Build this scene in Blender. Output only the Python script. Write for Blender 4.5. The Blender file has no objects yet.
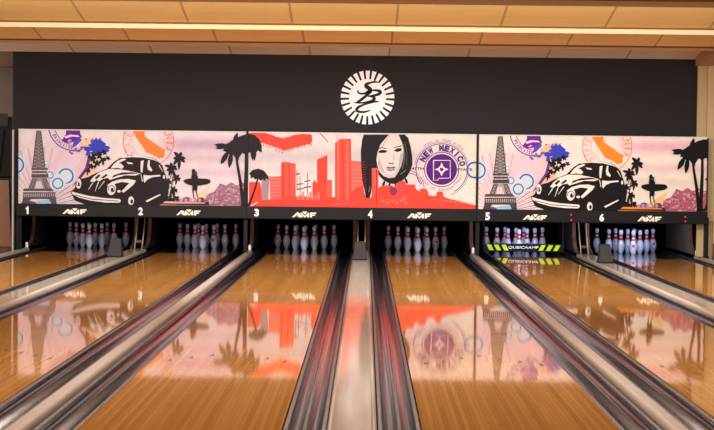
import bpy, bmesh, math, random
from mathutils import Vector, Matrix
from mathutils.geometry import tessellate_polygon

scene = bpy.context.scene
col = scene.collection
random.seed(7)

# ------------------------------------------------------------------ camera
W, H = 714, 430
F = 1545.0
CX, CY, CZ = 0.056, -24.7, 1.395
VPX, VPY = 366.0, 163.0
ROLL = math.radians(0.69)
yw = Vector((VPX - W/2, H/2 - VPY, -F)).normalized()
xw = Vector((math.cos(ROLL), -math.sin(ROLL), 0.0))
xw = (xw - yw*xw.dot(yw)).normalized()
zw = xw.cross(yw).normalized()
R = Matrix((xw, yw, zw))            # rows: world axes in camera space; R @ cam_vec = world_vec
camd = bpy.data.cameras.new('camera')
cam = bpy.data.objects.new('camera', camd)
col.objects.link(cam)
cam.matrix_world = Matrix.Translation((CX, CY, CZ)) @ R.to_4x4()
camd.sensor_width = 36.0
camd.lens = F / W * 36.0
camd.clip_end = 200
scene.camera = cam

def at(px, py, Y):
    """point of the plane y = Y that the photo shows at a pixel"""
    d = R @ Vector((px - W/2, H/2 - py, -F))
    t = (Y - CY) / d.y
    return Vector((CX + d.x*t, Y, CZ + d.z*t))

# ------------------------------------------------------------------ colour / materials
def lin1(c):
    c = c/255.0
    return c/12.92 if c <= 0.04045 else ((c+0.055)/1.055)**2.4
def lin(c): return (lin1(c[0]), lin1(c[1]), lin1(c[2]), 1.0)

def nodes(m):
    m.use_nodes = True
    return m.node_tree.nodes, m.node_tree.links, m.node_tree.nodes['Principled BSDF']

def mat(name, rgb, rough=0.5, metal=0.0, var=0.12, scale=12.0, spec=0.5, coat=0.0, emit=None, bump=0.0, stretch=(1, 1, 1)):
    m = bpy.data.materials.new(name)
    N, L, b = nodes(m)
    tc = N.new('ShaderNodeTexCoord'); mp = N.new('ShaderNodeMapping'); mp.inputs['Scale'].default_value = stretch
    nz = N.new('ShaderNodeTexNoise'); nz.inputs['Scale'].default_value = scale; nz.inputs['Detail'].default_value = 4
    rp = N.new('ShaderNodeMapRange')
    rp.inputs['To Min'].default_value = 1 - var; rp.inputs['To Max'].default_value = 1 + var
    mx = N.new('ShaderNodeMix'); mx.data_type = 'RGBA'; mx.blend_type = 'MULTIPLY'; mx.inputs['Factor'].default_value = 1
    mx.inputs['A'].default_value = lin(rgb)
    L.new(tc.outputs['Object'], mp.inputs['Vector']); L.new(mp.outputs['Vector'], nz.inputs['Vector'])
    L.new(nz.outputs['Fac'], rp.inputs['Value']); L.new(rp.outputs['Result'], mx.inputs['B'])
    L.new(mx.outputs['Result'], b.inputs['Base Color'])
    b.inputs['Roughness'].default_value = rough; b.inputs['Metallic'].default_value = metal
    b.inputs['Specular IOR Level'].default_value = spec
    b.inputs['Coat Weight'].default_value = coat; b.inputs['Coat Roughness'].default_value = 0.05
    if emit:
        b.inputs['Emission Color'].default_value = lin(emit[:3]); b.inputs['Emission Strength'].default_value = emit[3]
    if bump:
        bp = N.new('ShaderNodeBump'); bp.inputs['Strength'].default_value = bump; bp.inputs['Distance'].default_value = 0.01
        L.new(nz.outputs['Fac'], bp.inputs['Height']); L.new(bp.outputs['Normal'], b.inputs['Normal'])
    return m

def wood_lane(name, cols, board=0.027, length=1.9, rough=0.07, spec=0.5, ior=1.5, streak=0.22):
    """strip boards running along y, each with its own tone, under clear lacquer"""
    m = bpy.data.materials.new(name)
    N, L, b = nodes(m)
    tc = N.new('ShaderNodeTexCoord'); sx = N.new('ShaderNodeSeparateXYZ'); L.new(tc.outputs['Object'], sx.inputs[0])
    def mth(op, a, c=None):
        n = N.new('ShaderNodeMath'); n.operation = op
        for i, v in enumerate((a, c)):
            if v is None: continue
            if isinstance(v, (int, float)): n.inputs[i].default_value = v
            else: L.new(v, n.inputs[i])
        return n.outputs[0]
    bx_ = mth('DIVIDE', sx.outputs['X'], board)
    ib = mth('FLOOR', bx_)
    w0 = N.new('ShaderNodeTexWhiteNoise'); w0.noise_dimensions = '1D'; L.new(ib, w0.inputs['W'])
    yo = mth('ADD', mth('DIVIDE', sx.outputs['Y'], length), mth('MULTIPLY', w0.outputs['Value'], 7.3))
    iy = mth('FLOOR', yo)
    cb = N.new('ShaderNodeCombineXYZ'); L.new(ib, cb.inputs[0]); L.new(iy, cb.inputs[1])
    w1 = N.new('ShaderNodeTexWhiteNoise'); w1.noise_dimensions = '2D'; L.new(cb.outputs[0], w1.inputs['Vector'])
    # tone: board column mostly, board piece a little
    tone = mth('ADD', mth('MULTIPLY', w0.outputs['Value'], 0.6), mth('MULTIPLY', w1.outputs['Value'], 0.4))
    mp = N.new('ShaderNodeMapping'); mp.inputs['Scale'].default_value = (60, 1.6, 1); L.new(tc.outputs['Object'], mp.inputs[0])
    nz = N.new('ShaderNodeTexNoise'); nz.inputs['Scale'].default_value = 1.0; nz.inputs['Detail'].default_value = 5; L.new(mp.outputs[0], nz.inputs['Vector'])
    tone = mth('ADD', tone, mth('MULTIPLY', mth('SUBTRACT', nz.outputs['Fac'], 0.5), streak*3))
    cr = N.new('ShaderNodeValToRGB')
    cr.color_ramp.elements[0].position = 0.1; cr.color_ramp.elements[0].color = lin(cols[0])
    cr.color_ramp.elements[1].position = 0.9; cr.color_ramp.elements[1].color = lin(cols[2])
    e = cr.color_ramp.elements.new(0.5); e.color = lin(cols[1])
    L.new(tone, cr.inputs['Fac'])
    fr = mth('FRACT', bx_)
    seam = mth('LESS_THAN', fr, 0.045)
    mx = N.new('ShaderNodeMix'); mx.data_type = 'RGBA'; mx.blend_type = 'MULTIPLY'
    mx.inputs['B'].default_value = (0.66, 0.56, 0.5, 1)
    L.new(seam, mx.inputs['Factor']); L.new(cr.outputs['Color'], mx.inputs['A'])
    L.new(mx.outputs['Result'], b.inputs['Base Color'])
    b.inputs['Roughness'].default_value = rough
    b.inputs['IOR'].default_value = ior
    b.inputs['Specular IOR Level'].default_value = spec
    # faint waviness of the lacquer
    mp2 = N.new('ShaderNodeMapping'); mp2.inputs['Scale'].default_value = (9, 0.7, 1); L.new(tc.outputs['Object'], mp2.inputs[0])
    n2 = N.new('ShaderNodeTexNoise'); n2.inputs['Scale'].default_value = 1.0; n2.inputs['Detail'].default_value = 2; L.new(mp2.outputs[0], n2.inputs['Vector'])
    bp = N.new('ShaderNodeBump'); bp.inputs['Strength'].default_value = 0.05; bp.inputs['Distance'].default_value = 0.003
    L.new(n2.outputs['Fac'], bp.inputs['Height']); L.new(bp.outputs['Normal'], b.inputs['Normal'])
    return m

def print_mat(name, rough=0.45, attr='Col'):
    m = bpy.data.materials.new(name)
    N, L, b = nodes(m)
    a = N.new('ShaderNodeAttribute'); a.attribute_name = attr
    tc = N.new('ShaderNodeTexCoord'); nz = N.new('ShaderNodeTexNoise'); nz.inputs['Scale'].default_value = 9; nz.inputs['Detail'].default_value = 6
    L.new(tc.outputs['Object'], nz.inputs['Vector'])
    rp = N.new('ShaderNodeMapRange'); rp.inputs['To Min'].default_value = 0.88; rp.inputs['To Max'].default_value = 1.1
    L.new(nz.outputs['Fac'], rp.inputs['Value'])
    mx = N.new('ShaderNodeMix'); mx.data_type = 'RGBA'; mx.blend_type = 'MULTIPLY'; mx.inputs['Factor'].default_value = 1
    L.new(a.outputs['Color'], mx.inputs['A']); L.new(rp.outputs['Result'], mx.inputs['B'])
    L.new(mx.outputs['Result'], b.inputs['Base Color'])
    b.inputs['Roughness'].default_value = rough; b.inputs['Specular IOR Level'].default_value = 0.12
    return m

M = {}
M['lane'] = wood_lane('lane_wood', [(190, 128, 60), (202, 140, 70), (214, 152, 80)], rough=0.04, streak=0.10)
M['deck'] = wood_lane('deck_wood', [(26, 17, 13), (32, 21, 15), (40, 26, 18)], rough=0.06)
M['cap'] = mat('divider_laminate', (204, 188, 168), 0.09, var=0.10, scale=3, stretch=(3, 0.6, 3))
M['capn'] = mat('divider_strip', (186, 166, 152), 0.3, var=0.08, scale=3, stretch=(3, 0.6, 3), spec=0.3)
M['gutter'] = mat('gutter_plastic', (46, 40, 43), 0.13, var=0.5, scale=4, stretch=(14, 0.8, 4), spec=0.7)
M['lip'] = mat('gutter_lip', (74, 62, 66), 0.25, var=0.2, scale=4, stretch=(8, 0.6, 4))
M['gap'] = mat('black_gap', (10, 8, 8), 0.7)
M['black'] = mat('black_panel', (20, 17, 17), 0.45, var=0.15, spec=0.2)
M['pit'] = mat('pit_black', (6, 5, 6), 0.95, spec=0.1)
M['wallblack'] = mat('charcoal_wall', (43, 38, 39), 0.5, var=0.10, scale=2.5, stretch=(4, 1, 0.4), spec=0.12)
M['fascia'] = mat('fascia_black', (21, 18, 18), 0.4, var=0.1, spec=0.2)
M['white'] = mat('white_letter', (250, 244, 240), 0.4, var=0.03, emit=(250, 244, 240, 0.15))  # slight emission brightens letters and pegs; neither is a lamp
M['cream'] = mat('cream_letter', (250, 240, 220), 0.35, var=0.04, emit=(250, 240, 220, 0.12))  # small glow put in to lift the maker's letters
M['litedge'] = mat('lit_edge_pale', (236, 224, 210), 0.4, var=0.05)
M['alu'] = mat('pale_metal', (178, 166, 156), 0.35, metal=0.3, var=0.08)
M['brown'] = mat('brown_wood', (108, 66, 42), 0.4, var=0.25, scale=6, stretch=(6, 6, 1))
M['boardwood'] = mat('board_wood', (158, 106, 72), 0.45, var=0.25, scale=6, stretch=(6, 6, 1))
M['kicklit'] = mat('kickback_side_lit', (92, 74, 62), 0.5, var=0.2, scale=6)  # lighter copy: brightness from the strong pin light put into the colour
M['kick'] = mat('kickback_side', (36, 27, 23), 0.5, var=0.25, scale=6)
M['hood'] = mat('grey_textured_plastic', (46, 44, 44), 0.75, var=0.3, scale=60, bump=0.4)
M['rail'] = mat('pale_rail', (190, 170, 140), 0.35, metal=0.2, var=0.1)
M['pinwhite'] = mat('pin_white', (200, 196, 210), 0.25, var=0.05, coat=0.4)
M['pinred'] = mat('pin_red', (200, 22, 40), 0.3, var=0.06, coat=0.4)
M['yellow'] = mat('hazard_yellow', (190, 204, 24), 0.4, var=0.05, emit=(214, 226, 20, 0.04))  # trace of emission brightens the stripes, which are no lamp
M['barblack'] = mat('bar_black', (15, 15, 17), 0.4, var=0.1, spec=0.15)
M['led'] = mat('red_led', (240, 20, 40), 0.3, emit=(255, 20, 50, 0.8))
M['tan'] = mat('tan_plaster', (200, 172, 124), 0.6, var=0.06, scale=5)
M['floor'] = mat('dark_floor', (40, 34, 32), 0.6, var=0.15)
M['redfloor'] = mat('reddish_floor', (128, 78, 54), 0.4, var=0.15, scale=5)
M['backwall'] = mat('brown_grey_wall', (150, 128, 116), 0.7, var=0.08, scale=3)
M['arrow'] = mat('lane_arrow_dark', (66, 40, 26), 0.2, var=0.1)
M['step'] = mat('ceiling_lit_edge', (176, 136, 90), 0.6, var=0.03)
M['emblemwhite'] = mat('emblem_white', (250, 244, 244), 0.5, var=0.02, emit=(250, 244, 244, 0.25))  # emission added to whiten the emblem, which is no lamp
M['creaseshade'] = mat('crease_shade_brown', (120, 76, 40), 0.7)
M['approach'] = wood_lane('approach_wood', [(164, 100, 44), (190, 124, 56), (206, 144, 72)], rough=0.15)

def ceiling_mat(name, rgb, groove):
    m = bpy.data.materials.new(name)
    N, L, b = nodes(m)
    tc = N.new('ShaderNodeTexCoord'); sx = N.new('ShaderNodeSeparateXYZ'); L.new(tc.outputs['Object'], sx.inputs[0])
    def mth(op, a, c=None):
        n = N.new('ShaderNodeMath'); n.operation = op
        for i, v in enumerate((a, c)):
            if v is None: continue
            if isinstance(v, (int, float)): n.inputs[i].default_value = v
            else: L.new(v, n.inputs[i])
        return n.outputs[0]
    fx = mth('FRACT', mth('ADD', mth('DIVIDE', mth('SUBTRACT', sx.outputs['X'], 0.385), 1.19), 0.011))
    jx = mth('LESS_THAN', fx, 0.022)
    fy = mth('FRACT', mth('DIVIDE', sx.outputs['Y'], groove))
    jy = mth('LESS_THAN', fy, 0.03)
    j = mth('ADD', mth('MULTIPLY', jx, 0.55), mth('MULTIPLY', jy, 0.3))
    nz = N.new('ShaderNodeTexNoise'); nz.inputs['Scale'].default_value = 2.0; L.new(tc.outputs['Object'], nz.inputs['Vector'])
    rp = N.new('ShaderNodeMapRange'); rp.inputs['To Min'].default_value = 0.93; rp.inputs['To Max'].default_value = 1.07; L.new(nz.outputs['Fac'], rp.inputs['Value'])
    mx = N.new('ShaderNodeMix'); mx.data_type = 'RGBA'; mx.blend_type = 'MULTIPLY'; mx.inputs['Factor'].default_value = 1
    mx.inputs['A'].default_value = lin(rgb); L.new(rp.outputs['Result'], mx.inputs['B'])
    m2 = N.new('ShaderNodeMix'); m2.data_type = 'RGBA'; m2.inputs['B'].default_value = lin((84, 56, 26))
    L.new(j, m2.inputs['Factor']); L.new(mx.outputs['Result'], m2.inputs['A'])
    L.new(m2.outputs['Result'], b.inputs['Base Color']); b.inputs['Roughness'].default_value = 0.55
    return m
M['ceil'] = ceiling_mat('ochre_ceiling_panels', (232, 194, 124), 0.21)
M['ceilnear'] = ceiling_mat('ochre_ceiling_panels_dimmed', (192, 154, 90), 0.21)  # darkened copy, offsets the stronger lamp light on the near bands
M['ceilfar'] = ceiling_mat('ceiling_panels_lightened', (250, 230, 208), 9.0)  # colour lightened to make up for the dim light on the last band

# ------------------------------------------------------------------ object helpers
def link(name, me, m, parent=None):
    o = bpy.data.objects.new(name, me); col.objects.link(o)
    ms = m if isinstance(m, (list, tuple)) else [m]
    for k in ms: me.materials.append(k)
    if parent: o.parent = parent
    return o
def obj(name, bm, m, parent=None, smooth=False, bevel=0.0):
    if bevel:
        bmesh.ops.bevel(bm, geom=bm.edges[:], offset=bevel, segments=2, affect='EDGES', profile=0.6)
    bmesh.ops.recalc_face_normals(bm, faces=bm.faces[:])
    me = bpy.data.meshes.new(name); bm.to_mesh(me); bm.free()
    if smooth:
        for p in me.polygons: p.use_smooth = True
    return link(name, me, m, parent)
def tag(o, label, cat, group=None, kind=None):
    o['label'] = label; o['category'] = cat
    if group: o['group'] = group
    if kind: o['kind'] = kind
    return o
def thing(name, label, cat, loc=(0, 0, 0), group=None):
    o = bpy.data.objects.new(name, None); col.objects.link(o); o.location = loc; o.empty_display_size = 0.1
    return tag(o, label, cat, group)
def struct(name, bm, m, **k):
    o = obj(name, bm, m, **k); o['kind'] = 'structure'; return o
def copy_tree(o, parent=None):
    c = o.copy(); col.objects.link(c)
    if parent: c.parent = parent
    for ch in [x for x in o.children]: copy_tree(ch, c)
    return c
def box(bm, x0, x1, y0, y1, z0, z1, mi=0):
    v = [bm.verts.new(p) for p in ((x0,y0,z0),(x1,y0,z0),(x1,y1,z0),(x0,y1,z0),(x0,y0,z1),(x1,y0,z1),(x1,y1,z1),(x0,y1,z1))]
    for f in ((3,2,1,0),(4,5,6,7),(0,1,5,4),(1,2,6,5),(2,3,7,6),(3,0,4,7)):
        bm.faces.new([v[i] for i in f]).material_index = mi
    return bm
def B(*a): return box(bmesh.new(), *a)
def prism(bm, pts, axis, a0, a1, mi=0):
    """closed 2-D outline extruded along an axis"""
    def P(p, t):
        return (t, p[0], p[1]) if axis == 'x' else ((p[0], t, p[1]) if axis == 'y' else (p[0], p[1], t))
    A = [bm.verts.new(P(p, a0)) for p in pts]; C = [bm.verts.new(P(p, a1)) for p in pts]
    n = len(pts)
    for i in range(n):
        bm.faces.new((A[i], A[(i+1) % n], C[(i+1) % n], C[i])).material_index = mi
    bm.faces.new(A[::-1]).material_index = mi; bm.faces.new(C).material_index = mi
    return bm
def strip(bm, pts, y0, y1, mi=0, ys=None):
    """open (x,z) profile swept along y"""
    ys = ys or [y0, y1]
    rows = [[bm.verts.new((p[0], y, p[1])) for p in pts] for y in ys]
    for r in range(len(rows)-1):
        for i in range(len(pts)-1):
            bm.faces.new((rows[r][i], rows[r][i+1], rows[r+1][i+1], rows[r+1][i])).material_index = mi
    return bm
def tube(bm, a, b, r, seg=10, mi=0):
    a, b = Vector(a), Vector(b); d = (b-a).normalized()
    u = d.orthogonal().normalized(); w = d.cross(u)
    c0 = [bm.verts.new(a + (u*math.cos(t) + w*math.sin(t))*r) for t in [2*math.pi*i/seg for i in range(seg)]]
    c1 = [bm.verts.new(b + (u*math.cos(t) + w*math.sin(t))*r) for t in [2*math.pi*i/seg for i in range(seg)]]
    for i in range(seg): bm.faces.new((c0[i], c0[(i+1) % seg], c1[(i+1) % seg], c1[i])).material_index = mi
    bm.faces.new(c0[::-1]).material_index = mi; bm.faces.new(c1).material_index = mi
    return bm

# glyph outlines as flat 2-D triangles
_glyph = {}
def glyphs(s, bold=0.0, shear=0.0):
    key = (s, bold, shear)
    if key in _glyph: return _glyph[key]
    c = bpy.data.curves.new('t', 'FONT'); c.body = s; c.size = 1.0; c.offset = bold; c.shear = shear; c.resolution_u = 4
    o = bpy.data.objects.new('t', c); col.objects.link(o)
    bpy.context.view_layer.update()
    dg = bpy.context.evaluated_depsgraph_get()
    me = o.evaluated_get(dg).to_mesh()
    V = [(v.co.x, v.co.y) for v in me.vertices]
    me.calc_loop_triangles()
    T = [tuple(t.vertices) for t in me.loop_triangles]
    o.evaluated_get(dg).to_mesh_clear()
    bpy.data.objects.remove(o); bpy.data.curves.remove(c)
    if V:
        x0 = min(v[0] for v in V); x1 = max(v[0] for v in V); y0 = min(v[1] for v in V); y1 = max(v[1] for v in V)
    else: x0 = x1 = y0 = y1 = 0
    _glyph[key] = (V, T, (x0, x1, y0, y1))
    return _glyph[key]

def solid_letters(polys, y_front, depth, name, m, parent):
    """flat (x,z) triangles given thickness along y"""
    bm = bmesh.new()
    for tri in polys:
        v = [bm.verts.new((p[0], y_front, p[1])) for p in tri]
        try: bm.faces.new(v)
        except ValueError: pass
    bmesh.ops.remove_doubles(bm, verts=bm.verts[:], dist=1e-5)
    r = bmesh.ops.extrude_face_region(bm, geom=bm.faces[:])
    bmesh.ops.translate(bm, verts=[e for e in r['geom'] if isinstance(e, bmesh.types.BMVert)], vec=(0, depth, 0))
    return obj(name, bm, m, parent)
def text_tris(s, cx, cz, w, h, bold=0.0, shear=0.0):
    V, T, (x0, x1, y0, y1) = glyphs(s, bold, shear)
    sx = w/(x1-x0); sz = h/(y1-y0)
    return [[(cx + (V[i][0]-(x0+x1)/2)*sx, cz + (V[i][1]-(y0+y1)/2)*sz) for i in t] for t in T]

# ------------------------------------------------------------------ layout
PW = 3.44                     # lane pair pitch
LX = [-4.335, -2.545, -0.895, 0.895, 2.545, 4.335]
LW = 1.0535
YF = -18.29                   # foul line
YM = -1.60                    # front of the masking units
NUMW = ['one', 'two', 'three', 'four', 'five', 'six']
ZT, ZG, ZB = at(363.5, 133.9, YM).z, at(363.5, 207.6, YM).z, at(363.5, 220.3, YM).z

# ------------------------------------------------------------------ shell
f = struct('floor', B(-9, 9, YF, 5.0, -0.30, -0.17), M['floor'])
f = struct('floor_approach', B(-9, 9, -34, YF-0.01, -0.2, 0.0), M['approach'])
f = struct('floor_left', B(-9, -5.30, YF, 5.0, -0.169, 0.02), M['redfloor'])
f = struct('floor_right', B(5.30, 9, YF, 5.0, -0.169, 0.0), M['redfloor'])
bm = bmesh.new()
box(bm, -5.30, 5.04, -1.30, -1.22, 0.60, 3.10)
struct('wall_back', bm, M['wallblack'])
bm = bmesh.new()
box(bm, -5.29, 5.29, 1.45, 1.55, -0.169, 0.72)
box(bm, -5.29, 5.29, -1.219, 1.45, 0.70, 0.72)
box(bm, 5.255, 5.29, -1.219, 1.449, -0.169, 0.699); box(bm, -5.29, -5.255, -1.219, 1.449, -0.169, 0.699)
struct('wall_pit', bm, M['pit'])
struct('wall_left', B(-9, -5.35, 3.0, 3.1, 0.0, 3.3), M['backwall'])
# right pilaster with its return and brown baseboard
bm = bmesh.new(); box(bm, 5.041, 5.18, -1.34, -0.9, 0.58, 3.1); box(bm, 5.065, 5.30, -1.34, -1.31, 0.04, 0.58); box(bm, 5.18, 9, -1.40, -0.9, 0.58, 3.1); box(bm, 5.30, 9, -1.40, -1.31, 0.0, 0.58)
struct('wall_right', bm, M['tan'])
struct('baseboard_right', B(5.30, 9, -1.44, -1.401, 0.0, 0.24), M['brown'])
# ceiling stepping down towards the masking wall
BANDS = [(21.17, 23.40, 3.016), (17.82, 21.14, 3.016), (14.45, 17.79, 2.967), (11.0, 14.42, 2.93), (7.6, 10.97, 2.93)]   # start, end (from the camera), height at the far end
LIPB = [None, 2.975, 2.909, 2.875, 2.87]
for i, (d0, d1, z1) in enumerate(BANDS):
    y0, y1 = d0 + CY, d1 + CY; z0 = z1 + 0.185*(d1-d0)
    bm = prism(bmesh.new(), [(y0, z0), (y1, z1), (y1, z1+0.04), (y0, z0+0.04)], 'x', -9, 9)
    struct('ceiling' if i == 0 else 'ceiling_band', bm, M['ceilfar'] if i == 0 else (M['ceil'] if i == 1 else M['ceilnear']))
    if i:
        zb = LIPB[i]
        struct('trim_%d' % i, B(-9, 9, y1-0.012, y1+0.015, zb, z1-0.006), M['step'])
        struct('trim_%d' % (i+10), prism(bmesh.new(), [(y1-0.07, z1+0.185*0.07-0.002), (y1-0.013, z1-0.004), (y1-0.013, z1+0.02), (y1-0.07, z1+0.03)], 'x', -9, 9), M['creaseshade'])  # brown strip paints the crease shade above the lip
        zt = BANDS[i-1][2] + 0.185*(BANDS[i-1][1]-BANDS[i-1][0])
        struct('ceiling_riser', B(-9, 9, y1+0.016, y1+0.028, z1-0.004, zt), M['ceil'])
struct('ceiling_rear', B(-9, 9, -34, 7.6+CY-0.01, 3.2, 3.3), M['ceil'])
struct('ceiling_pit', B(-9, 9, -1.215, 5.0, 3.11, 3.2), M['ceilfar'])
bm = bmesh.new(); box(bm, 4.985, 5.9, -8.05, -1.41, 2.915, 3.10)
struct('trim_9', bm, M['step'])
# dark beam at the top left
struct('trim_10', B(-9, -5.31, -1.1, -0.8, 2.80, 3.05), M['brown'])

# ------------------------------------------------------------------ lanes
def make_lane():
    t = thing('bowling_lane', '', 'lane')
    bm = bmesh.new(); h = LW/2
    box(bm, -h, h, YF, -1.372, -0.06, 0.0)
    obj('lane_bed', bm, M['lane'], t)
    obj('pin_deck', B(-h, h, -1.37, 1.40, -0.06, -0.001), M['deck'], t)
    for k in range(-3, 4):
        y = YF + 4.83 - abs(k)*0.1524; x = k*0.1351
        bm = bmesh.new()
        prism(bm, [(x-0.016, y-0.07), (x, y-0.05), (x+0.016, y-0.07), (x, y+0.075)], 'z', 0.0002, 0.0008)
        obj('lane_arrow', bm, M['arrow'], t)
    return t
lane0 = make_lane()
for i, x in enumerate(LX):
    o = lane0 if i == 0 else copy_tree(lane0)
    o.location = (x, 0, 0)
    o['label'] = 'glossy golden wooden bowling lane leading to the pins under number %s' % NUMW[i]
    o['group'] = 'polished bowling lanes'

# gutters: lip, semicircular trough, lip
def make_gutter():
    t = thing('gutter', '', 'gutter')
    r = 0.088
    ys = [YF, -12, -8, -5, -3, -1.5, 1.40]
    pr = [(-r, -0.012)] + [(-r*math.cos(a), -0.014 - 0.072*math.sin(a)) for a in [math.pi*k/14 for k in range(15)]] + [(r, -0.012)]
    bm = strip(bmesh.new(), pr, 0, 0, ys=ys)
    o = obj('trough', bm, M['gutter'], t, smooth=True)
    for s in (-1, 1):
        bm = bmesh.new()
        prism(bm, [(s*0.0885, -0.10), (s*0.0885, -0.010), (s*0.092, -0.006), (s*0.111, -0.006), (s*0.113, -0.010), (s*0.113, -0.10)], 'y', YF, 1.40)
        obj('lip', bm, M['lip'], t)
    obj('bed', B(-0.1165, 0.1165, YF, 1.40, -0.165, -0.105), M['gap'], t)
    return t
g0 = make_gutter(); n = 0
for i, x in enumerate(LX):
    for s, w in ((-1, 'left'), (1, 'right')):
        o = g0 if n == 0 else copy_tree(g0); n += 1
        o.location = (x + s*(LW/2 + 0.1185), 0, 0)
        o['label'] = 'dark grey channel gutter along the %s edge of lane %s' % (w, NUMW[i])
        o['group'] = 'dark gutters beside the lanes'

# divider caps: broad ones inside each lane pair, narrow ones between pairs
def make_cap(hw, z, yend, name, m='cap'):
    bm = bmesh.new()
    r = min(0.03, hw*0.55)
    pr = [(-hw, -0.165), (-hw, z-r)] + [(-hw + r - r*math.cos(a), z - r + r*math.sin(a)) for a in [math.pi/2*k/5 for k in range(1, 6)]]
    pr = pr + [(-p[0], p[1]) for p in pr[::-1]]
    prism(bm, pr, 'y', YF, yend)
    return obj(name, bm, M[m], smooth=False)
capw = make_cap(0.130, 0.035, -0.95, 'lane_divider')
capn = make_cap(0.047, 0.03, -0.95, 'lane_divider', 'capn')
caps = [(-PW, 'broad beige divider between lanes one and two with grey hood on it', capw), (0.0, 'broad beige divider in the middle between lanes three and four', capw),
        (PW, 'broad beige divider between lanes five and six with grey hood on it', capw),
        (-PW*1.5, 'narrow pale divider along the outer gutter of lane one', capn), (-PW/2, 'narrow pale divider strip between lanes two and three', capn),
        (PW/2, 'narrow pale divider strip between lanes four and five', capn), (PW*1.5, 'narrow pale divider along the outer gutter of lane six', capn)]
seen = set()
for x, lab, src in caps:
    o = src if src not in seen else src.copy()
    if src in seen: col.objects.link(o)
    seen.add(src); o.location = (x, 0, 0)
    tag(o, lab, 'lane divider', 'beige lane dividers')

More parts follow.
